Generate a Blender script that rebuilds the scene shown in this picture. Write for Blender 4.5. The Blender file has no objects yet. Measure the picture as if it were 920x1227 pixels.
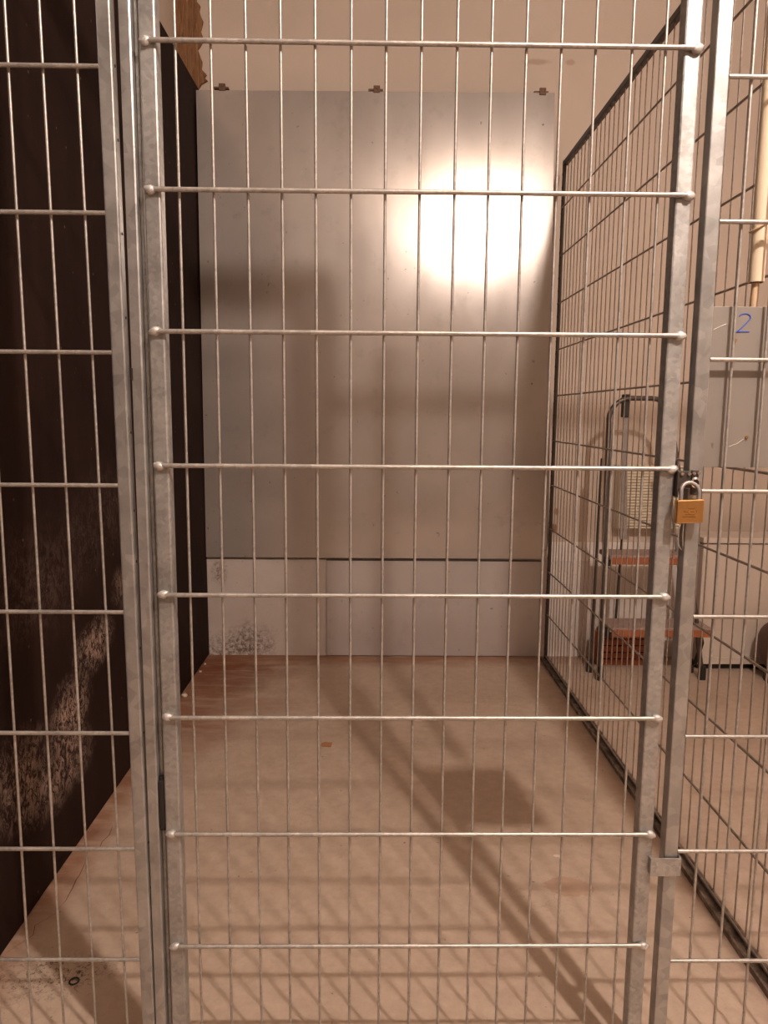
import bpy, bmesh, math, random
from mathutils import Vector, Matrix
random.seed(7)
sc = bpy.context.scene
C = sc.collection
pi = math.pi

# ---------------------------------------------------------------- camera
PIT, YAW, ROL = 0.133427826, -0.0128117167, 0.00805199855
CAM = Vector((0.28738, -1.11129, 1.13086))
def cam_dir(a, b, y=1.0):
    c, s = math.cos(ROL), math.sin(ROL); x = c*a - s*b; up = s*a + c*b
    c, s = math.cos(PIT), math.sin(PIT); yy = c*y + s*up; z = -s*y + c*up
    c, s = math.cos(YAW), math.sin(YAW)
    return Vector((c*x - s*yy, s*x + c*yy, z))
cd = bpy.data.cameras.new('camera'); cam = bpy.data.objects.new('camera', cd); C.objects.link(cam)
cd.sensor_fit = 'VERTICAL'; cd.sensor_height = 36; cd.lens = 874.55*36/1227
cd.clip_start = 0.02
rt, up, fw = cam_dir(1, 0, 0), cam_dir(0, 1, 0), cam_dir(0, 0, 1)
M = Matrix((rt, up, -fw)).transposed().to_4x4(); M.translation = CAM
cam.matrix_world = M
sc.camera = cam

# ---------------------------------------------------------------- world, lights, exposure
w = bpy.data.worlds.new('world'); sc.world = w; w.use_nodes = True
w.node_tree.nodes['Background'].inputs[0].default_value = (1.0, 0.72, 0.52, 1)
w.node_tree.nodes['Background'].inputs[1].default_value = 0.008
sc.view_settings.view_transform = 'Standard'; sc.view_settings.look = 'None'
sc.view_settings.gamma = 1; sc.view_settings.use_curve_mapping = False
sc.view_settings.exposure = 0.80
LAMPS = [((1.175, -1.19, 2.73), 125, 0.036), ((-2.1, -1.25, 2.73), 5, 0.05)]
for loc, pw, rad in LAMPS:
    ld = bpy.data.lights.new('bulb_light', 'POINT'); ld.energy = pw; ld.shadow_soft_size = rad
    ld.color = (1.0, 0.85, 0.76)
    lo = bpy.data.objects.new('bulb_light', ld); lo.location = loc; C.objects.link(lo)

# ---------------------------------------------------------------- materials
def newmat(name, col, rough=.6, metal=0.0):
    m = bpy.data.materials.new(name); m.use_nodes = True
    b = m.node_tree.nodes['Principled BSDF']
    b.inputs['Base Color'].default_value = (*col, 1); b.inputs['Roughness'].default_value = rough
    b.inputs['Metallic'].default_value = metal
    return m, m.node_tree, b
def N(t, typ, **kw):
    n = t.nodes.new(typ)
    for k, v in kw.items():
        if k in n.inputs: n.inputs[k].default_value = v
        else: setattr(n, k, v)
    return n
def mixc(t, fac, a, b, blend='MIX'):
    n = t.nodes.new('ShaderNodeMix'); n.data_type = 'RGBA'; n.blend_type = blend
    for i, v in ((0, fac), (6, a), (7, b)):
        if hasattr(v, 'links'): t.links.new(v, n.inputs[i])
        elif isinstance(v, tuple): n.inputs[i].default_value = (*v, 1)
        else: n.inputs[i].default_value = v
    return n.outputs[2]
def ramp(t, inp, p0, p1, c0=(0, 0, 0), c1=(1, 1, 1)):
    r = t.nodes.new('ShaderNodeValToRGB'); e = r.color_ramp.elements
    e[0].position = p0; e[1].position = p1; e[0].color = (*c0, 1); e[1].color = (*c1, 1)
    t.links.new(inp, r.inputs[0]); return r.outputs[0]
def coords(t, scale=(1, 1, 1)):
    tc = t.nodes.new('ShaderNodeTexCoord'); mp = t.nodes.new('ShaderNodeMapping')
    mp.inputs['Scale'].default_value = scale; t.links.new(tc.outputs['Object'], mp.inputs[0]); return mp.outputs[0]
def noise(t, vec, scale, detail=4, rough=.6, dist=0.0):
    n = N(t, 'ShaderNodeTexNoise', Scale=scale, Detail=detail, Roughness=rough, Distortion=dist)
    t.links.new(vec, n.inputs['Vector']); return n.outputs[0]
def math_(t, op, a, b=None, c=None, clamp=False):
    n = t.nodes.new('ShaderNodeMath'); n.operation = op; n.use_clamp = clamp
    for i, v in enumerate((a, b, c)):
        if v is None: continue
        if hasattr(v, 'links'): t.links.new(v, n.inputs[i])
        else: n.inputs[i].default_value = v
    return n.outputs[0]
def bump(t, b, h, strength=.3, dist=.002):
    n = t.nodes.new('ShaderNodeBump'); n.inputs['Strength'].default_value = strength; n.inputs['Distance'].default_value = dist
    t.links.new(h, n.inputs['Height']); t.links.new(n.outputs[0], b.inputs['Normal'])
def blob(t, vec, cx, cy, rx, ry, wob, soft=.35, axes=(0, 1)):
    """soft edged stain mask around a point, edge broken by a noise value"""
    sp = t.nodes.new('ShaderNodeSeparateXYZ'); t.links.new(vec, sp.inputs[0])
    dx = math_(t, 'DIVIDE', math_(t, 'SUBTRACT', sp.outputs[axes[0]], cx), rx)
    dy = math_(t, 'DIVIDE', math_(t, 'SUBTRACT', sp.outputs[axes[1]], cy), ry)
    d = math_(t, 'SQRT', math_(t, 'ADD', math_(t, 'MULTIPLY', dx, dx), math_(t, 'MULTIPLY', dy, dy)))
    d = math_(t, 'ADD', d, math_(t, 'MULTIPLY', math_(t, 'SUBTRACT', wob, .5), 1.6))
    n = t.nodes.new('ShaderNodeMapRange'); n.inputs[1].default_value = 1+soft; n.inputs[2].default_value = 1-soft
    t.links.new(d, n.inputs[0]); return n.outputs[0]

def galv(name, col=(.62, .60, .57), rough=.42, metal=.75, sc_=60):
    m, t, b = newmat(name, col, rough, metal)
    v = coords(t)
    vo = N(t, 'ShaderNodeTexVoronoi', Scale=sc_); t.links.new(v, vo.inputs['Vector'])
    n = noise(t, v, 14, 5)
    a = mixc(t, ramp(t, n, .35, .7), tuple(c*.70 for c in col), col)
    bw = N(t, 'ShaderNodeSeparateColor'); t.links.new(vo.outputs['Color'], bw.inputs[0])
    gl = t.nodes.new('ShaderNodeCombineColor')
    for i in range(3): t.links.new(bw.outputs[0], gl.inputs[i])
    sp = mixc(t, .13, a, gl.outputs[0], 'OVERLAY')
    t.links.new(sp, b.inputs['Base Color'])
    r = math_(t, 'MULTIPLY_ADD', n, .3, rough-.15); t.links.new(r, b.inputs['Roughness'])
    bump(t, b, noise(t, v, 220, 3), .25, .0006)
    return m
M_frame = galv('galvanised_frame', (.47, .465, .45), .45, .7, 160)
M_wire = galv('galvanised_wire', (.52, .485, .445), .45, .68, 200)
M_tube = galv('aluminium_profile', (.48, .475, .46), .40, .75, 60)
M_part = galv('weathered_mesh', (.46, .40, .35), .5, .45, 150)
M_weld = galv('weld_silver', (.62, .60, .57), .52, .5, 300)

def mat_dirtyrail():
    m, t, b = newmat('dirty_rail', (.1, .08, .065), .6, .35); v = coords(t)
    n = noise(t, v, 22, 6, .7)
    t.links.new(ramp(t, n, .42, .66, (.12, .088, .068), (.40, .33, .27)), b.inputs['Base Color'])
    bump(t, b, n, .4, .002); return m
M_rail = mat_dirtyrail()

def mat_plaster(name, col, col2, dirt=(.30, .20, .13), stains=()):
    m, t, b = newmat(name, col, .85); v = coords(t)
    a = mixc(t, ramp(t, noise(t, v, 1.6, 5), .35, .7), col, col2)
    a = mixc(t, math_(t, 'MULTIPLY', ramp(t, noise(t, v, 38, 5, .75), .70, .80), .45), a, dirt)
    for cx, cz, rx, rz, k in stains:
        a = mixc(t, math_(t, 'MULTIPLY', blob(t, v, cx, cz, rx, rz, noise(t, v, 16, 6, .75), .3, (0, 2)), k), a, (.26, .10, .04))
    t.links.new(a, b.inputs['Base Color'])
    bump(t, b, noise(t, v, 45, 6), .25, .003); return m
M_wall = mat_plaster('cream_plaster', (.60, .49, .40), (.54, .435, .35), stains=((1.135, .60, .016, .022, .9), (1.145, .68, .012, .015, .7), (.985, 2.66, .05, .012, .35), (1.13, 2.66, .02, .012, .35)))
M_front = mat_plaster('corridor_paint', (.40, .31, .25), (.35, .27, .22))
M_ceil = mat_plaster('ceiling_paint', (.56, .48, .41), (.50, .43, .36))

def mat_plinth():
    m, t, b = newmat('plinth_paint', (.52, .46, .41), .7); v = coords(t)
    a = mixc(t, ramp(t, noise(t, v, 3, 5), .35, .7), (.66, .59, .53), (.54, .47, .42))
    wob = noise(t, v, 9, 6, .75)
    for cx, cz, rx, rz in ((-.38, .0, .16, .09), (-.30, .07, .10, .07), (-.43, .40, .03, .05), (1.0, .25, .05, .12)):
        a = mixc(t, math_(t, 'MULTIPLY', blob(t, v, cx, cz, rx, rz, wob, .5, (0, 2)), ramp(t, noise(t, v, 60, 4, .8), .4, .62)), a, (.17, .12, .09))
    a = mixc(t, math_(t, 'MULTIPLY', ramp(t, noise(t, v, 70, 3, .8), .66, .72), .8), a, (.22, .16, .12))
    t.links.new(a, b.inputs['Base Color']); bump(t, b, noise(t, v, 60, 6), .3, .002); return m
M_plinth = mat_plinth()

def mat_floor():
    m, t, b = newmat('screed_floor', (.44, .30, .20), .8); v = coords(t)
    big = noise(t, v, 1.5, 5, .6, .4); fine = noise(t, v, 30, 6, .7)
    a = mixc(t, ramp(t, big, .35, .68), (.43, .32, .24), (.52, .40, .31))
    a = mixc(t, .35, a, ramp(t, fine, .3, .7, (.35, .25, .18), (.62, .48, .375)))
    streak = noise(t, coords(t, (1.3, 7, 1)), 3, 5, .7, .3)
    wob = noise(t, v, 5, 6, .7)
    # rusty staining at left foot and back; left foot band also paints in shading
    for cx, cy, rx, ry, k, col in ((-.40, 2.05, .26, .26, 1.0, (.19, .055, .02)), (-.42, 1.62, .18, .40, .8, (.25, .09, .04)),
                                   (-.18, 1.62, .18, .07, .4, (.27, .13, .075)), (-.49, .85, .06, .9, .8, (.27, .11, .05)),
                                   (.35, 2.2, 1.1, .10, .8, (.27, .11, .05)), (1.07, 1.0, .05, 1.3, .35, (.24, .11, .06))):  # last strip: darker floor beside the partition rail
        a = mixc(t, math_(t, 'MULTIPLY', math_(t, 'MULTIPLY', blob(t, v, cx, cy, rx, ry, wob, .6), ramp(t, streak, .22, .52)), k), a, col)
    # flaked patch near the door
    a = mixc(t, math_(t, 'MULTIPLY', blob(t, v, .765, .515, .062, .036, noise(t, v, 22, 5), .06), .6), a, (.40, .25, .165))
    # sooty scuffs by the left fence
    sc_ = math_(t, 'MULTIPLY', blob(t, v, -.36, .235, .10, .05, wob, .5), ramp(t, noise(t, v, 90, 5, .8, 1.0), .52, .60))
    a = mixc(t, math_(t, 'MULTIPLY', sc_, .95), a, (.05, .03, .02))
    spk = math_(t, 'MULTIPLY', ramp(t, noise(t, v, 55, 2, .5), .73, .77), .7)
    a = mixc(t, spk, a, (.13, .07, .04))
    cr = N(t, 'ShaderNodeTexVoronoi', Scale=2.3, feature='DISTANCE_TO_EDGE')
    mp = t.nodes.new('ShaderNodeVectorMath'); mp.operation = 'ADD'
    nz = N(t, 'ShaderNodeTexNoise', Scale=6, Detail=5); t.links.new(v, nz.inputs['Vector'])
    t.links.new(v, mp.inputs[0]); t.links.new(nz.outputs['Color'], mp.inputs[1]); t.links.new(mp.outputs[0], cr.inputs['Vector'])
    crk = math_(t, 'MULTIPLY', ramp(t, cr.outputs['Distance'], .002, .008, (1, 1, 1), (0, 0, 0)), math_(t, 'MULTIPLY', ramp(t, big, .5, .6), .25))
    a = mixc(t, crk, a, (.17, .09, .05))
    t.links.new(a, b.inputs['Base Color'])
    t.links.new(math_(t, 'MULTIPLY_ADD', fine, .25, .62), b.inputs['Roughness'])
    bump(t, b, math_(t, 'ADD', fine, noise(t, v, 120, 4)), .22, .002); return m
M_floor = mat_floor()

def mat_dark():
    m, t, b = newmat('dark_coating', (.04, .028, .023), .7); b.inputs['Specular IOR Level'].default_value = .11; v = coords(t)
    a = mixc(t, ramp(t, noise(t, v, 3.5, 6), .35, .7), (.015, .006, .0045), (.026, .012, .009))
    wob = noise(t, v, 7, 6, .8)
    vv = coords(t, (1, 1.1, .8)); grit = noise(t, vv, 48, 8, .85, .9)
    for cy, cz, ry, rz, k in ((.68, .36, .09, .07, 1.0), (.86, .49, .10, .05, .9), (1.10, .60, .07, .05, .5), (.42, .33, .10, .08, .6),
                              (.62, .24, .14, .06, .7), (.55, .74, .25, .10, .12), (1.0, .85, .2, .1, .10)):
        mk = math_(t, 'MULTIPLY', blob(t, v, cy, cz, ry, rz, wob, .6, (1, 2)), ramp(t, grit, .47, .55))
        a = mixc(t, math_(t, 'MULTIPLY', mk, k), a, (.42, .30, .24))
    sx = t.nodes.new('ShaderNodeTexVoronoi'); sx.inputs['Scale'].default_value = 16; t.links.new(v, sx.inputs['Vector'])
    a = mixc(t, math_(t, 'MULTIPLY', ramp(t, sx.outputs['Distance'], .03, .07, (1, 1, 1), (0, 0, 0)), .3), a, (.35, .27, .21))
    t.links.new(a, b.inputs['Base Color'])
    t.links.new(math_(t, 'MULTIPLY_ADD', wob, .2, .65), b.inputs['Roughness'])
    bump(t, b, noise(t, v, 26, 6), .35, .003); return m
M_dark = mat_dark()

def mat_sheet(name, col, rough, metal):
    m, t, b = newmat(name, col, rough, metal); v = coords(t)
    a = mixc(t, ramp(t, noise(t, v, 2.2, 5), .3, .7), tuple(c*.82 for c in col), col)
    if metal > .45 and rough < .3:
        b.inputs['Anisotropic'].default_value = .35
        tg = t.nodes.new('ShaderNodeTangent'); tg.direction_type = 'RADIAL'; tg.axis = 'Y'
        cx_ = t.nodes.new('ShaderNodeCombineXYZ'); cx_.inputs[0].default_value = 1.0
        t.links.new(cx_.outputs[0], b.inputs['Tangent']); t.nodes.remove(tg)
    sp = noise(t, v, 13, 5, .65)
    a = mixc(t, math_(t, 'MULTIPLY', ramp(t, sp, .58, .74), .26), a, tuple(c*.5 for c in col))
    a = mixc(t, math_(t, 'MULTIPLY', ramp(t, noise(t, v, 40, 2, .5), .74, .78), .7), a, tuple(c*.35 for c in col))
    t.links.new(a, b.inputs['Base Color'])
    r = math_(t, 'MULTIPLY_ADD', noise(t, coords(t, (1, 1, .25)), 5, 5), .22, rough-.11)
    t.links.new(r, b.inputs['Roughness'])
    bump(t, b, noise(t, coords(t, (1, 1, .15)), 4.0, 2), .09, .008); return m
M_sheet = mat_sheet('zinc_sheet', (.54, .485, .44), .225, .48)
M_sheet2 = mat_sheet('grey_sheet', (.31, .28, .25), .5, .5)
M_lower = mat_sheet('lower_panel_grey', (.58, .53, .50), .45, .3)

def simple(name, col, rough=.6, metal=0, n=0.0, sc_=30):
    m, t, b = newmat(name, col, rough, metal)
    if n:
        v = coords(t)
        t.links.new(mixc(t, ramp(t, noise(t, v, sc_, 5, .7), .3, .7), tuple(c*(1-n) for c in col), col), b.inputs['Base Color'])
        bump(t, b, noise(t, v, sc_*2, 4), .2, .001)
    return m
M_black = simple('black_plastic', (.02, .017, .015), .5, 0, .3)
M_darkmetal = simple('dark_metal', (.10, .085, .075), .45, .6, .3)
M_lad = simple('ladder_tube', (.13, .11, .10), .4, .7, .3)
M_ladgrey = simple('ladder_grey', (.34, .31, .29), .45, .5, .2)
M_chrome = simple('chrome', (.75, .73, .70), .15, 1)
M_brass = simple('brass', (.74, .44, .17), .3, 1, .12, 60)
M_brassdark = simple('brass_engraved', (.30, .14, .03), .5, 1)
M_blue = simple('blue_marker', (.02, .09, .55), .5)
M_pipe = simple('cream_plastic', (.72, .60, .44), .45, 0, .08, 10)
M_tape = simple('tan_tape', (.60, .42, .26), .6, 0, .2)
M_steptop = simple('step_tread', (.38, .27, .23), .7, 0, .25)
M_stepedge = simple('step_orange_edge', (.36, .11, .04), .6, 0, .25)
M_red = simple('rusty_red', (.42, .12, .05), .8, 0, .45, 25)
M_white = mat_plaster('white_lacquer', (.60, .51, .43), (.57, .48, .40))
M_grille = simple('cream_grille', (.80, .70, .54), .6, 0, .06)
M_brown = simple('brown_leather', (.11, .055, .04), .55, 0, .25, 12)
M_rust = simple('rusty_clip', (.20, .11, .065), .7, .3, .4, 60)
M_chalk = simple('plaster_crumb', (.70, .58, .46), .9, 0, .2)
M_chip = simple('orange_chip', (.42, .19, .09), .8, 0, .2)
M_crack = simple('crack_dark', (.16, .06, .03), .9)
M_opal = simple('lamp_socket_plastic', (.75, .7, .62), .5)
def mat_torn():
    m, t, b = newmat('torn_fibreboard', (.3, .14, .05), .9); v = coords(t, (15, 1, 1.3))
    n = noise(t, v, 7, 7, .75, .4)
    t.links.new(ramp(t, n, .36, .68, (.15, .06, .025), (.42, .22, .10)), b.inputs['Base Color'])
    bump(t, b, n, .9, .012); return m
M_torn = mat_torn()

# ---------------------------------------------------------------- mesh helpers
def mesh_of(bm, m, smooth=False):
    me = bpy.data.meshes.new('mesh'); bm.normal_update(); bm.to_mesh(me); bm.free(); me.materials.append(m)
    if smooth:
        me.shade_smooth()
    return me
def link(name, me, parent=None, loc=(0, 0, 0), rot=None):
    o = bpy.data.objects.new(name, me); C.objects.link(o); o.location = loc
    if rot: o.rotation_euler = rot
    if parent: o.parent = parent
    return o
def box_bm(x0, x1, y0, y1, z0, z1, bev=0.0, bm=None, seg=2):
    own = bm is None
    if own: bm = bmesh.new()
    r = bmesh.ops.create_cube(bm, size=1)
    for v in r['verts']:
        v.co = Vector(((x0+x1)/2+v.co.x*(x1-x0), (y0+y1)/2+v.co.y*(y1-y0), (z0+z1)/2+v.co.z*(z1-z0)))
    if bev:
        es = list({e for v in r['verts'] for e in v.link_edges})
        bmesh.ops.bevel(bm, geom=es, offset=bev, segments=seg, profile=.5, affect='EDGES')
    return bm
def box(name, m, parent, x0, x1, y0, y1, z0, z1, bev=0.0, smooth=False):
    return link(name, mesh_of(box_bm(x0, x1, y0, y1, z0, z1, bev), m, smooth), parent)
def tube_bm(pts, r, n=10, bm=None, caps=True):
    if bm is None: bm = bmesh.new()
    pts = [Vector(p) for p in pts]; rings = []
    rs = r if isinstance(r, (list, tuple)) else [r]*len(pts)
    prev = None
    for i, p in enumerate(pts):
        d = (pts[min(i+1, len(pts)-1)]-pts[max(i-1, 0)]).normalized()
        if prev is None:
            a = d.cross(Vector((0, 0, 1)) if abs(d.z) < .9 else Vector((0, 1, 0))).normalized()
        else:
            a = (prev - d*prev.dot(d)).normalized()
        prev = a; b = d.cross(a)
        rings.append([bm.verts.new(p+(a*math.cos(2*pi*k/n)+b*math.sin(2*pi*k/n))*rs[i]) for k in range(n)])
    for A, B in zip(rings, rings[1:]):
        for k in range(n): bm.faces.new((A[k], A[(k+1) % n], B[(k+1) % n], B[k]))
    bmesh.ops.recalc_face_normals(bm, faces=bm.faces[:])
    if caps:      # caps get vertices of their own so that the sides shade as a clean cylinder
        bm.faces.new([bm.verts.new(v.co) for v in rings[0][::-1]]); bm.faces.new([bm.verts.new(v.co) for v in rings[-1]])
    return bm
def tube(name, m, parent, pts, r, n=10):
    return link(name, mesh_of(tube_bm(pts, r, n), m, True), parent)
def prism_bm(poly, axis, a, b, bm=None):
    """extrude a 2-D polygon along an axis from a to b"""
    if bm is None: bm = bmesh.new()
    def P(u, v, w):
        return {'x': (w, u, v), 'y': (u, w, v), 'z': (u, v, w)}[axis]
    A = [bm.verts.new(P(u, v, a)) for u, v in poly]; B = [bm.verts.new(P(u, v, b)) for u, v in poly]
    bm.faces.new(A); bm.faces.new(B[::-1])
    for i in range(len(poly)):
        j = (i+1) % len(poly); bm.faces.new((A[j], A[i], B[i], B[j]))
    bmesh.ops.recalc_face_normals(bm, faces=bm.faces[:]); return bm
def blob_mesh(m, rx, ry, rz, sub=2, jit=.12):
    bm = bmesh.new(); bmesh.ops.create_icosphere(bm, subdivisions=sub, radius=1)
    for v in bm.verts:
        k = 1+random.uniform(-jit, jit); v.co = Vector((v.co.x*rx*k, v.co.y*ry*k, v.co.z*rz*k))
    return mesh_of(bm, m, True)
def tag(o, label=None, cat=None, group=None, kind=None):
    for k, v in (('label', label), ('category', cat), ('group', group), ('kind', kind)):
        if v: o[k] = v
    return o
def empty(name, loc, label, cat, group=None):
    o = bpy.data.objects.new(name, None); o.empty_display_size = .05; C.objects.link(o); o.location = loc
    return tag(o, label, cat, group)
def under(root, o):      # keep world placement of a mesh built in world coordinates
    o.parent = root; o.location = Vector(o.location) - root.location; return o

# ---------------------------------------------------------------- setting
XL, XR, YF, YB, ZC = -.59, 3.1, -3.6, 2.30, 3.0
def struct(name, bm, m): return tag(link(name, mesh_of(bm, m)), kind='structure')
struct('floor', box_bm(XL-3.0, XR+.1, YF-.1, YB+.1, -.1, 0), M_floor)
struct('ceiling', box_bm(XL-3.0, XR+.1, YF-.1, YB+.1, ZC, ZC+.1), M_ceil)
struct('wall_back', box_bm(XL-.1, XR+.1, YB, YB+.1, 0, ZC), M_wall)
struct('wall_right', box_bm(XR, XR+.1, YF, YB, 0, ZC), M_wall)
struct('wall_front', box_bm(XL-3.0, XR+.1, YF-.1, YF, 0, ZC), M_front)
struct('wall_left', box_bm(XL-.1, XL, .0, YB, 0, ZC), M_wall)
# the dark coated lower wall stands proud of the plaster wall above it
dk = bmesh.new()
prof = [(0.12, .0), (YB, .0), (YB, 2.525), (0.12, 2.49)]
prism_bm([(y, z) for y, z in prof], 'x', XL, -.487, dk)
es = [e for e in dk.edges if all(abs(v.co.x+.487) < 1e-5 for v in e.verts)]
bmesh.ops.bevel(dk, geom=es, offset=.006, segments=2, affect='EDGES')
struct('wall_left.001', dk, M_dark)
# painted plinth along the back wall with a sloping top
pl = prism_bm([(YB, 0), (2.215, 0), (2.21, .462), (2.225, .475), (YB, .535)], 'x', -.487, XR)
struct('trim_1', pl, M_plinth)

# torn board in the upper left corner
poly = []
zz = [2.53, 2.56, 2.585, 2.61, 2.64, 2.67, 2.70, 2.74, 2.78, 2.82, 2.86, 2.90, 3.0]
xx = [-.487, -.452, -.455, -.474, -.470, -.482, -.478, -.466, -.470, -.474, -.478, -.486, -.49]
for i, z in enumerate(zz):
    poly.append((xx[i]+random.uniform(-.003, .003), z))
    if i < len(zz)-1: poly.append(((xx[i]+xx[i+1])/2+random.uniform(-.012, .009), (z+zz[i+1])/2))
poly += [(XL+.001, 3.0), (XL+.001, 2.52), (-.50, 2.52)]
torn = link('torn_board', mesh_of(prism_bm(poly, 'y', YB-.016, YB+.001), M_torn))
tag(torn, 'torn brown fibreboard strip in the upper left corner beside the cream wall', 'board')

# ---------------------------------------------------------------- shared wire meshes
def wire_mesh(L, r, n, m, axis):
    d = {'x': (L, 0, 0), 'y': (0, L, 0), 'z': (0, 0, L)}[axis]
    return mesh_of(tube_bm([(0, 0, 0), d], r, n), m, True)

# ---------------------------------------------------------------- cage door
ZT = 2.345; ZB = .05
door = empty('mesh_door', (0.35, 0.02, 0), 'closed galvanised wire mesh cage door with square tube frame, centre', 'door')
def dpart(o): return under(door, o)
dpart(box('stile', M_frame, None, -.0508, -.0262, .004, .029, ZB, ZT, .003))
dpart(box('stile', M_frame, None, .7245, .7495, .004, .029, ZB, ZT, .003))
dpart(box('top_rail', M_frame, None, -.0262, .7245, .004, .029, ZT-.025, ZT, .002))
dpart(box('bottom_rail', M_frame, None, -.0262, .7245, .004, .029, ZB, ZB+.02, .002))
ROWS = [1.65-.2*k for k in range(-3, 8)]
me_h = wire_mesh(.787, .0036, 12, M_wire, 'x')
me_v = wire_mesh(ZT-ZB-.01, .0021, 10, M_wire, 'z')
me_w = [blob_mesh(M_weld, .0095, .0055, .0070, 2, .15) for _ in range(4)]
for k, z in enumerate(ROWS):
    r_ = link('horizontal_rod', me_h, None, (-.042, -.0005, z+.0008*random.uniform(-1, 1)), (0, -.0006*random.uniform(0, 3), 0)); dpart(r_)
    for x in (-.0405, .7425):
        wb = link('weld', random.choice(me_w), None, (x, .0005, z), (0, random.uniform(-.4, .4), 0)); dpart(wb)
for i in range(15):
    dpart(link('vertical_wire', me_v, None, (.05*i+random.uniform(-.0006, .0006), .0062, ZB+.005), (random.uniform(-.0008, .0008), random.uniform(-.0006, .0006), 0)))
lt = box('lintel_rail', M_tube, None, -.0604, .7685, .002, .024, 2.352, 2.38, .001)
tag(lt, 'galvanised lintel rail above the cage door joining both posts', 'rail')
# keep plate, stop bracket, hinge
dpart(box('stop_bracket', M_frame, None, .7440, .7945, -.0055, -.0035, .380, .4115, .0006))
bm = box_bm(.7440, .7495, -.0045, .006, .3815, .4105, .0005); box_bm(.7915, .7940, -.005, .012, .380, .4135, .0005, bm)
dpart(link('bracket_leg', mesh_of(bm, M_frame), None))
bm = bmesh.new()
for z0, z1 in ((.452, .492), (.500, .512), (.520, .545)):
    tube_bm([(-.0560, .012, z0), (-.0560, .012, z1)], .0048, 12, bm)
box_bm(-.0595, -.0515, .004, .0155, .458, .540, .001, bm)
hg = dpart(link('hinge', mesh_of(bm, M_black, False), None))
bm = bmesh.new()
for z in (.498, .516, .531): tube_bm([(-.0560, .012, z-.003), (-.0560, .012, z+.003)], .0035, 10, bm)
g = link('hinge_pin', mesh_of(bm, M_weld, True), hg, Vector((0, 0, 0))); g.location = (0, 0, 0)
# hasp plates on the stile
bm = box_bm(.7490, .7515, -.006, .020, 1.008, 1.048, .0006); box_bm(.7500, .7700, -.0045, -.0025, 1.022, 1.048, .0006, bm)
hs = dpart(link('hasp_plate', mesh_of(bm, M_darkmetal), None))
bm = bmesh.new()
for x in (.7555, .7665): tube_bm([(x, -.0045, 1.044), (x, -.0075, 1.044)], .0026, 10, bm)
g = link('rivet', mesh_of(bm, M_chrome, True), hs)

# ---------------------------------------------------------------- left fence and door post
LE = .0105/1.9   # the end tube and wires lean slightly
fl = empty('mesh_fence', (-.3, .01, 0), 'galvanised wire mesh fence panel left of the door, in front of the dark wall', 'fence')
def lean_box(x0, x1, y0, y1, z0, z1, lean, bev):
    bm = box_bm(x0, x1, y0, y1, z0, z1, bev)
    for v in bm.verts: v.co.x -= lean*(v.co.z-1.0)
    return bm
under(fl, link('end_post', mesh_of(lean_box(-.1050, -.0840, .0, .020, 0.0, 2.38, LE, .0026), M_tube), None))
bm = bmesh.new()
for z in (.35, .43, .62, .76, .90, .98, 1.10, 1.27, 1.39, 1.52, 1.62):
    xx_ = -.0838-LE*(z-1.0); tube_bm([(xx_-.001, .010, z), (xx_+.0006, .010, z)], .0022, 8, bm)
tag(under(fl, link('rivet_holes', mesh_of(bm, M_black), None)), kind='stuff')
for k in range(-4, 8):
    z = 1.616-.1988*k
    xr = -.1045-LE*(z-1.0)
    under(fl, tube('horizontal_rod', M_wire, None, [(-.585, .0025, z), (xr, .0025, z)], .0033, 10))
for k in range(9):
    xt, xb = -.1405-.0487*k, -.1290-.0532*k
    if xb < -.58 or xt < -.57: continue
    f_ = lambda z: xb+(xt-xb)*(z-.24)/1.4
    under(fl, tube('vertical_wire', M_wire, None, [(f_(.02), .0085, .02), (f_(2.37), .0085, 2.37)], .0021, 8))
under(fl, box('bottom_rail', M_tube, None, -.586, -.10, .0, .02, .0, .02, .001))
under(fl, box('top_rail', M_tube, None, -.586, -.112, .0, .02, 2.355, 2.38, .001))

dp = empty('door_post', (-.07, .01, 0), 'grey metal profile post the cage door hinges on, left', 'post')
bm = prism_bm([(-.0775, .004), (-.0635, .004), (-.0615, .0055), (-.0605, .008), (-.0605, .023), (-.0775, .023)], 'z', 0, 2.38)
under(dp, link('profile', mesh_of(bm, M_tube), None))
bm = box_bm(-.0604, -.0550, .0165, .026, 0, 2.38, .0008)
under(dp, link('rebate_strip', mesh_of(bm, M_frame), None))
under(dp, box('slot', M_black, None, -.0790, -.0760, .0030, .006, 1.178, 1.196))

# ---------------------------------------------------------------- right fence
fr = empty('mesh_fence', (1.0, .01, 0), 'galvanised wire mesh fence panel right of the padlock', 'fence')
under(fr, box('end_post', M_tube, None, .7685, .7905, .0, .023, 0, 2.38, .0018))
for k in range(-2, 8):
    z = 1.614-.1990*k
    under(fr, tube('horizontal_rod', M_wire, None, [(.7900, .002, z), (2.3, .002, z)], .0034, 10))
me_rv = wire_mesh(2.165, .0022, 10, M_wire, 'z')
for k in range(30):
    x = .8262+.05*k
    under(fr, link('vertical_wire', me_rv, None, (x, .0085, .015), (0, .0004, 0)))
under(fr, box('bottom_rail', M_tube, None, .7905, 2.3, .0, .02, .0, .02, .001))
under(fr, box('top_rail', M_tube, None, .7905, 2.3, .0, .02, 2.17, 2.19, .001))
under(fr, box('far_post', M_tube, None, 2.3, 2.322, .0, .022, .0, 2.19, .001))

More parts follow.
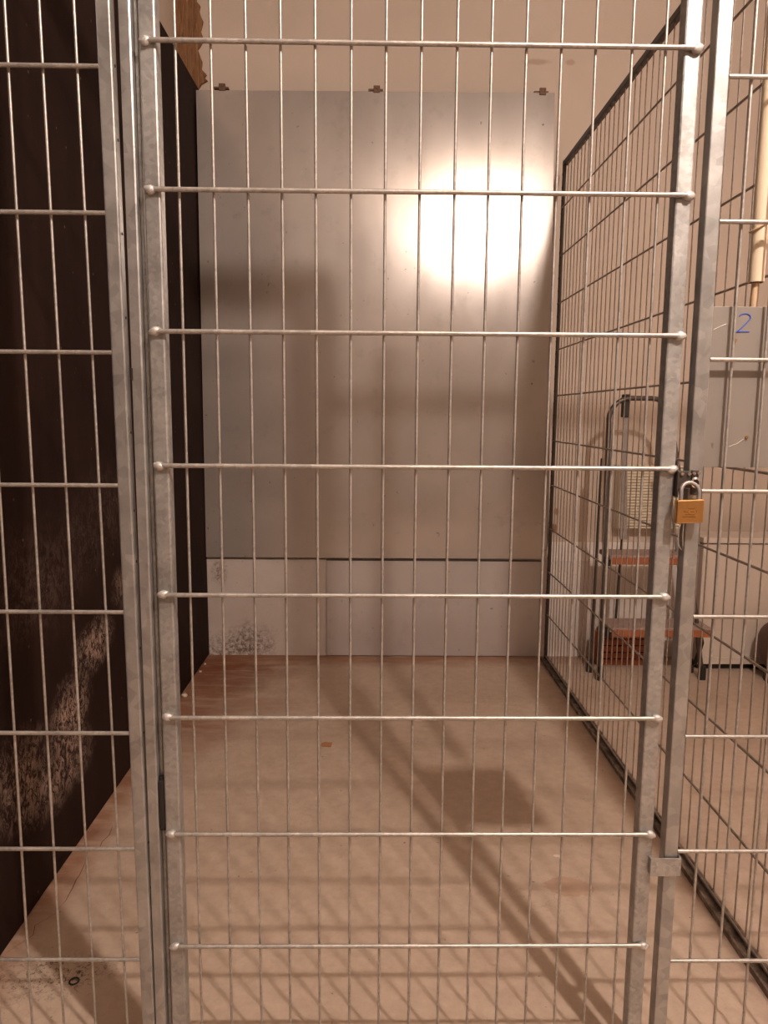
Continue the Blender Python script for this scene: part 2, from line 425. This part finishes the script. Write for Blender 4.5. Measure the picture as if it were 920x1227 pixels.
# ---------------------------------------------------------------- side partition
XP = 1.094
pt = empty('mesh_partition', (XP, 1.1, 0), 'long wire mesh partition running back from the door to the rear wall, right', 'partition')
y0p, y1p = .03, 2.17
me_pv = wire_mesh(2.19, .0020, 8, M_part, 'z')
n_ = int((y1p-y0p)/.05)
for k in range(n_):
    y = 2.12-.05*k
    if y < y0p+.01: break
    under(pt, link('vertical_wire', me_pv, None, (XP, y, .02)))
for k in range(-0, 11):
    z = 2.017-.2*k
    if z > 2.2: continue
    under(pt, tube('horizontal_rod', M_part, None, [(XP-.0062, y0p, z), (XP-.0062, y1p, z)], .0031, 8))
under(pt, box('top_rail', M_darkmetal, None, XP-.010, XP+.010, y0p, y1p, 2.190, 2.210, .002))
# bottom rail: shallow channel with raised lips
bm = prism_bm([(XP-.030, 0), (XP-.030, .014), (XP-.025, .014), (XP-.022, .006), (XP-.005, .006), (XP-.003, .018), (XP+.004, .018), (XP+.004, 0)], 'y', y0p, y1p)
under(pt, link('bottom_rail', mesh_of(bm, M_rail), None))
under(pt, box('rear_post', M_darkmetal, None, XP-.010, XP+.004, y1p-.002, y1p+.014, 0, 2.212, .0015))
bm = bmesh.new()
for k in range(40):
    z = .05+.054*k; tube_bm([(XP-.0095, y1p+.006, z), (XP-.0115, y1p+.006, z)], .004, 8, bm)
tag(under(pt, link('post_holes', mesh_of(bm, M_black), None)), kind='stuff')
under(pt, box('front_post', M_darkmetal, None, XP-.012, XP+.012, .024, .046, 0, 2.212, .0015))

# ---------------------------------------------------------------- large zinc sheet on the back wall
sh = empty('metal_panel', (.3, 2.19, .47), 'large dull zinc sheet panel with soft glare covering the back wall', 'panel')
bm = prism_bm([(-.484, .474), (1.062, .474), (1.078, .490), (1.086, .56), (1.040, 2.488), (-.478, 2.480)], 'y', 2.188, 2.1905)
under(sh, link('sheet', mesh_of(bm, M_sheet), None))
bm = box_bm(-.47, -.455, 2.1905, YB, .60, 2.45); box_bm(1.005, 1.02, 2.1905, YB, .60, 2.45, 0, bm); box_bm(-.455, 1.005, 2.1905, YB, 2.435, 2.45, 0, bm)
under(sh, link('mounting_frame', mesh_of(bm, M_darkmetal), None))
for x in (-.372, .281, .985):
    bm = box_bm(x-.010, x+.018, 2.184, 2.1935, 2.478, 2.507, .002); box_bm(x-.032, x+.030, 2.1905, YB, 2.488, 2.496, .001, bm)
    tube_bm([(x+.006, 2.186, 2.497), (x+.006, 2.18, 2.497)], .005, 10, bm)
    under(sh, link('clip', mesh_of(bm, M_rust), None))
me_s = mesh_of(tube_bm([(0, 0, 0), (0, -.002, 0)], .004, 12), M_darkmetal, True)
for x, z in ((.995, 2.36), (.985, 1.27)):
    under(sh, link('screw', me_s, None, (x, 2.188, z)))

# lower grey plates on the plinth
lp = empty('plinth_plate', (.57, 2.208, 0), 'low smooth grey plate fixed to the plinth under the zinc panel', 'panel')
under(lp, box('plate', M_lower, None, .066, 1.060, 2.2045, 2.2125, .004, .458, .001))
under(lp, box('seam_strip', M_lower, None, .120, .1235, 2.2032, 2.2050, .004, .456))
under(lp, box('top_lip', M_darkmetal, None, .066, 1.060, 2.2025, 2.2125, .4582, .4625, .0005))

# ---------------------------------------------------------------- numbered sheet on the right fence
nb = empty('number_plate', (.85, .016, 1.05), 'grey sheet metal plate with a blue handwritten 2, wired to the right fence', 'plate')
under(nb, box('plate', M_sheet2, None, .7915, .935, .0180, .0192, 1.053, 1.296, .0004))
ys = .0176
pts = []
cx, cz = .8462, 1.2800
for a in range(165, -50, -18): pts.append((cx+.0088*math.cos(math.radians(a)), ys, cz+.0060*math.sin(math.radians(a))))
pts += [(.8440, ys, 1.2665), (.8365, ys, 1.2595), (.8345, ys, 1.2585), (.8430, ys, 1.2592), (.8545, ys, 1.2592)]
under(nb, tube('blue_two', M_blue, None, pts, .0008, 6))
me_sc = mesh_of(tube_bm([(0, 0, 0), (0, -.003, 0)], .0022, 10), M_brass, True)
for x, z in ((.8335, 1.2465), (.8620, 1.1000)):
    under(nb, link('screw', me_sc, None, (x, .0182, z)))
under(nb, tube('scratch', M_chrome, None, [(.800, .0178, 1.262), (.812, .0178, 1.268), (.819, .0178, 1.2705)], .0003, 4))
under(nb, tube('scratch', M_chrome, None, [(.836, .0178, 1.085), (.848, .0178, 1.090), (.858, .0178, 1.097)], .0003, 4))

# ---------------------------------------------------------------- cream pipe with its tape
pp = empty('plastic_pipe', (.878, .036, 1.3), 'cream plastic pipe hanging upright behind the right fence above the number plate', 'pipe')
under(pp, tube('outer_tube', M_pipe, None, [(.8685, .036, 1.335), (.8685, .036, 2.25)], .0115, 24))
bm = bmesh.new(); tube_bm([(.8685, .036, 1.3348), (.8685, .036, 1.3342)], .0095, 20, bm)
under(pp, link('tube_mouth', mesh_of(bm, M_crack), None))
under(pp, tube('inner_rod', M_tape, None, [(.8665, .036, 1.29), (.8685, .036, 1.345)], .0055, 14))
tp = tube_bm([(.8685+.0135*math.cos(a), .036+.0135*math.sin(a), 1.418+.009*math.cos(a)) for a in [2*pi*k/24 for k in range(25)]], .0017, 8)
tp = link('cord_tie', mesh_of(tp, M_tape, True))
tag(tp, 'tan cord wrapped around the cream pipe by the fence rod', 'cord')

# ---------------------------------------------------------------- padlock
pk = empty('padlock', (.7690, -.014, .968), 'brass padlock with steel shackle hanging between door and right post', 'padlock')
PX = .7655; py0, py1 = -.0215, -.0095
bm = box_bm(PX-.0212, PX+.0208, py0, py1, .9700, 1.0060, .0022, None, 3)
for v in bm.verts:
    v.co.z += (v.co.x-PX)*.04
body = under(pk, link('body', mesh_of(bm, M_brass, False), None))
bm = bmesh.new()
ring = [(PX+.0022+.0068*math.cos(a), py0-.0001, .9878+.0040*math.sin(a)) for a in [2*pi*k/20 for k in range(21)]]
tube_bm(ring, .00035, 5, bm, False)
for x0, x1, z in ((-.0005, .0055, .9878), (-.011, -.0055, .9878), (-.012, .0002, .9800), (.0002, .008, .9800), (-.008, .006, .9835), (-.004, .006, .9925)):
    box_bm(PX+x0, PX+x1, py0-.0003, py0+.0002, z-.0006, z+.0006, 0, bm)
link('engraving', mesh_of(bm, M_brassdark), body, (0, 0, 0)).location = (0, 0, 0)
pts = [(PX-.0135, -.0155, 1.000), (PX-.0135, -.0155, 1.016)]
for a in range(170, 9, -16): pts.append((PX+.0135*math.cos(math.radians(a)), -.0155+.004*math.sin(math.radians(a)), 1.018+.0135*math.sin(math.radians(a))))
pts += [(PX+.0135, -.0155, 1.016), (PX+.0135, -.0155, 1.000)]
under(pk, tube('shackle', M_ladgrey, None, pts, .0029, 12))
# latch eye of the post
ey = empty('latch_eye', (.779, -.002, 1.02), 'dark steel latch eye holding the padlock shackle on the right post', 'latch')
bm = box_bm(.7720, .7830, -.0030, .0000, 1.012, 1.050, .0008)
under(ey, link('plate', mesh_of(bm, M_darkmetal), None))
bm = bmesh.new(); ring = [(.7765+.0062*math.cos(a), -.0075, 1.031+.0065*math.sin(a)) for a in [2*pi*k/16 for k in range(17)]]
tube_bm(ring, .0021, 8, bm, False)
under(ey, link('eye_ring', mesh_of(bm, M_chrome, True), None))
bm = bmesh.new()
for x in (.7745, .7815): tube_bm([(x, -.003, 1.045), (x, -.006, 1.045)], .0025, 10, bm)
under(ey, link('rivet', mesh_of(bm, M_chrome, True), None))
cordp = [(.7555, -.0125, .9705), (.7540, -.010, .955), (.7545, -.008, .940), (.7590, -.006, .930), (.7640, -.006, .925), (.7625, -.008, .938), (.7605, -.010, .952), (.7600, -.0125, .9705)]
key = link('wire_loop', mesh_of(tube_bm(cordp, .0008, 6), M_chrome, True))
tag(key, 'thin grey wire loop dangling under the brass padlock', 'wire')

# ---------------------------------------------------------------- stepladder behind the partition
YL = 1.97
ld_ = empty('stepladder', (1.49, YL, 0), 'small folding stepladder with orange-edged steps behind the wire partition', 'ladder')
def lad(name, m, pts, r, n=10, par=None): return under(ld_, tube(name, m, None, pts, r, n))
def arc(cx, cz, r, a0, a1, y0, k=6): return [(cx+r*math.cos(math.radians(a0+(a1-a0)*i/k)), y0, cz+r*math.sin(math.radians(a0+(a1-a0)*i/k))) for i in range(k+1)]
xl, xr_ = 1.273, 1.712
lad('front_frame', M_lad, [(xl-.010, YL-.06, .015), (xl-.002, YL-.02, .55), (xl, YL+.01, 1.10)]+arc(xl+.09, 1.115, .09, 180, 90, YL+.015)+arc(xr_-.262, 1.115, .09, 90, 0, YL+.015)+[(xr_-.172, YL+.01, 1.10), (xr_-.076, YL-.02, .55), (xr_, YL-.05, .015)], .0105, 12)
for x0, x1 in ((xl-.022, xl-.014), (xr_-.014, xr_-.175)):
    lad('rear_leg', M_ladgrey if x0 > 1.5 else M_lad, [(x0, YL+.04, .012), (x1, YL+.035, .95)], .0065, 10)
for z, zt in ((.550, .490), (.250, .182)):
    yy = YL-.01 if z > .4 else YL-.06
    st = under(ld_, link('step', mesh_of(box_bm(xl+.006, (xr_-.066 if z > .4 else xr_-.002), yy-.06, yy+.09, z-.022, z-.002, .003), M_steptop), None))
    o = link('step_edge', mesh_of(box_bm(xl+.012, (xr_-.068 if z > .4 else xr_-.004), yy-.066, yy-.058, z-.040, z-.010, .002), M_stepedge), st); o.location = (0, 0, 0)
    o = link('step_bracket', mesh_of(box_bm(xl-.004, xl+.014, yy-.05, yy-.01, z-.05, z-.012, .002), M_black), st); o.location = (0, 0, 0)
lad('centre_strut', M_darkmetal, [(1.369, YL+.085, .19), (1.372, YL+.06, .62)], .006, 8)
cs = under(ld_, link('strap', mesh_of(prism_bm([(1.338, 1.20), (1.358, 1.20), (1.366, .93), (1.382, .60), (1.352, .60), (1.345, .93)], 'y', YL+.028, YL+.036), M_ladgrey), None))
under(ld_, box('strap_buckle', M_black, None, 1.334, 1.362, YL+.018, YL+.052, 1.125, 1.222, .004))
for x, y in ((xl-.010, YL-.06), (xr_, YL-.05), (xl-.022, YL+.04), (xr_-.014, YL+.04)):
    bm = tube_bm([(x, y, 0), (x, y, .045), (x+.001, y, .06)], [.017, .0155, .013], 12)
    under(ld_, link('foot', mesh_of(bm, M_black, True), None))
lad('side_arm', M_black, [(xr_-.020, YL-.03, .24), (xr_+.010, YL-.01, .15), (xr_-.002, YL+.02, .04)], .009, 10)

# rusty red crate under the ladder
cr = empty('crate', (1.42, 2.13, 0), 'rusty red slatted crate on the floor under the stepladder', 'crate')
for k in range(5):
    z0 = .004+.031*k; under(cr, box('slat', M_red, None, 1.305+.006*(k > 3), 1.56, 2.085, 2.093, z0, z0+.026, .002))
for k in range(5): under(cr, box('upright', M_red, None, 1.31+.058*k, 1.325+.058*k, 2.093, 2.100, 0, .155, .001))
under(cr, box('bottom_board', M_red, None, 1.305, 1.56, 2.093, 2.203, .004, .014, .001))
for x in (1.305, 1.55): under(cr, box('side_board', M_red, None, x, x+.01, 2.100, 2.203, .014, .15, .001))
under(cr, box('dark_content', M_black, None, 1.33, 1.54, 2.106, 2.198, .014, .175, .02))

# ---------------------------------------------------------------- vent grille
vg = empty('vent_grille', (1.53, YB, .75), 'cream slatted vent grille on the back wall behind the stepladder', 'grille')
bm = box_bm(1.410, 1.418, YB-.085, YB, .615, .905, .001); box_bm(1.70, 1.708, YB-.085, YB, .615, .905, .001, bm)
box_bm(1.418, 1.70, YB-.085, YB, .615, .622, .001, bm); box_bm(1.418, 1.70, YB-.085, YB, .898, .905, .001, bm)
under(vg, link('frame', mesh_of(bm, M_grille), None))
under(vg, box('back_plate', M_grille, None, 1.418, 1.70, YB-.068, YB, .622, .898))
bm = prism_bm([(YB-.084, -.0055), (YB-.070, .0035), (YB-.070, .0065), (YB-.084, -.0030)], 'x', 1.418, 1.70); me_sl = mesh_of(bm, M_grille)
for k in range(20): under(vg, link('slat', me_sl, None, (0, 0, .633+.0135*k)))
# ---------------------------------------------------------------- low white cabinet beyond the partition
cb = empty('cabinet', (2.3, 2.1, 0), 'low white cabinet against the rear wall beyond the partition, lower right', 'cabinet')
under(cb, box('body', M_white, None, 1.735, 2.75, 2.035, 2.208, .028, .575, .003))
under(cb, box('top_board', M_white, None, 1.728, 2.756, 2.024, 2.208, .580, .605, .003))
under(cb, box('base_strip', M_white, None, 1.735, 2.75, 2.026, 2.035, .030, .062, .002))
under(cb, box('plinth', M_black, None, 1.75, 2.74, 2.055, 2.19, .0, .028))  # black block stands in for the shaded gap under the cabinet
under(cb, box('door', M_white, None, 2.06, 2.40, 2.0275, 2.034, .070, .565, .002))

# brown rounded thing at the right edge
br = empty('pouf', (2.10, 1.90, 0), 'brown rounded seat pouf with black base at the far right edge', 'pouf')
bm = bmesh.new(); bmesh.ops.create_uvsphere(bm, u_segments=28, v_segments=16, radius=1)
for v in bm.verts:
    c = v.co; s = lambda q: math.copysign(abs(q)**.75, q)
    v.co = Vector((2.10+.155*s(c.x), 1.88+.13*s(c.y), .155+.120*s(c.z)))
under(br, link('cushion', mesh_of(bm, M_brown, True), None))
under(br, tube('base', M_black, None, [(2.10, 1.88, 0), (2.10, 1.88, .05)], .125, 28))

# ---------------------------------------------------------------- small litter
def scrap(name, poly, h, m, label, cat, group=None):
    o = link(name, mesh_of(prism_bm(poly, 'z', 0.0, h), m)); return tag(o, label, cat, group)
scrap('chip', [(.110, 1.262), (.142, 1.258), (.146, 1.285), (.120, 1.290), (.108, 1.280)], .004, M_chip, 'small reddish brown chip lying on the floor mid cage', 'chip')
scrap('paper_scrap', [(.753, .632), (.768, .628), (.776, .634), (.770, .640), (.758, .640)], .003, M_chalk, 'tiny pale paper scrap on the floor near the flaked patch', 'scrap')
for i, (x, y, s) in enumerate(((-.470, 1.70, .013), (-.474, 1.98, .008), (-.472, 1.60, .010), (-.476, 2.08, .007), (-.473, 1.84, .006))):
    o = link('plaster_crumb', blob_mesh(M_chalk, s, s*1.3, s*.7, 1, .25), None, (x, y, s*.55))
    tag(o, ('largest pale plaster crumb at the foot of the dark wall', 'pale plaster crumb at the foot of the dark wall, second from the rear corner',
            'pale plaster crumb at the foot of the dark wall, nearest the door', 'small pale plaster crumb at the foot of the dark wall, nearest the rear corner',
            'tiny pale plaster crumb at the foot of the dark wall, middle of the row')[i], 'crumb', 'plaster crumbs by the dark wall')
fl_ = bpy.data.objects['floor']
def crack(pts, w_):
    bm = bmesh.new(); L = []
    for i, (x, y) in enumerate(pts):
        k = w_*math.sin(pi*(i+.6)/(len(pts)+.2)); L.append((bm.verts.new((x-k, y, .0006)), bm.verts.new((x+k, y, .0006))))
    for a, b in zip(L, L[1:]): bm.faces.new((a[0], a[1], b[1], b[0]))
    return link('crack', mesh_of(bm, M_crack), fl_)
crack([(-.431, .441), (-.427, .465), (-.429, .49), (-.4300, .51), (-.434, .54), (-.433, .56), (-.437, .59), (-.440, .62)], .0013)
crack([(-.425, .66), (-.430, .70), (-.422, .73), (-.428, .77)], .0012)
crack([(-.48, .30), (-.45, .35), (-.46, .38), (-.43, .42)], .0008)
# small black ring stain
rg = tube_bm([(-.308+.009*math.cos(a), .219+.009*math.sin(a), .001) for a in [2*pi*k/16 for k in range(17)]], .0016, 6)
rg = link('rubber_ring', mesh_of(rg, M_black, True)); tag(rg, 'tiny black ring lying on the sooty floor patch, lower left', 'ring')

# ---------------------------------------------------------------- corridor lamps behind the camera
for i, (loc, pw, rad) in enumerate(LAMPS):
    lp_ = empty('ceiling_lamp', (loc[0], loc[1], ZC), ('bare bulb ceiling lamp over the corridor on the right', 'bare bulb ceiling lamp over the corridor on the left')[i], 'lamp')
    under(lp_, tube('rose', M_opal, None, [(loc[0], loc[1], ZC), (loc[0], loc[1], ZC-.03)], .05, 24))
    under(lp_, tube('socket', M_opal, None, [(loc[0], loc[1], ZC-.03), (loc[0], loc[1], loc[2]+.055)], .02, 16))
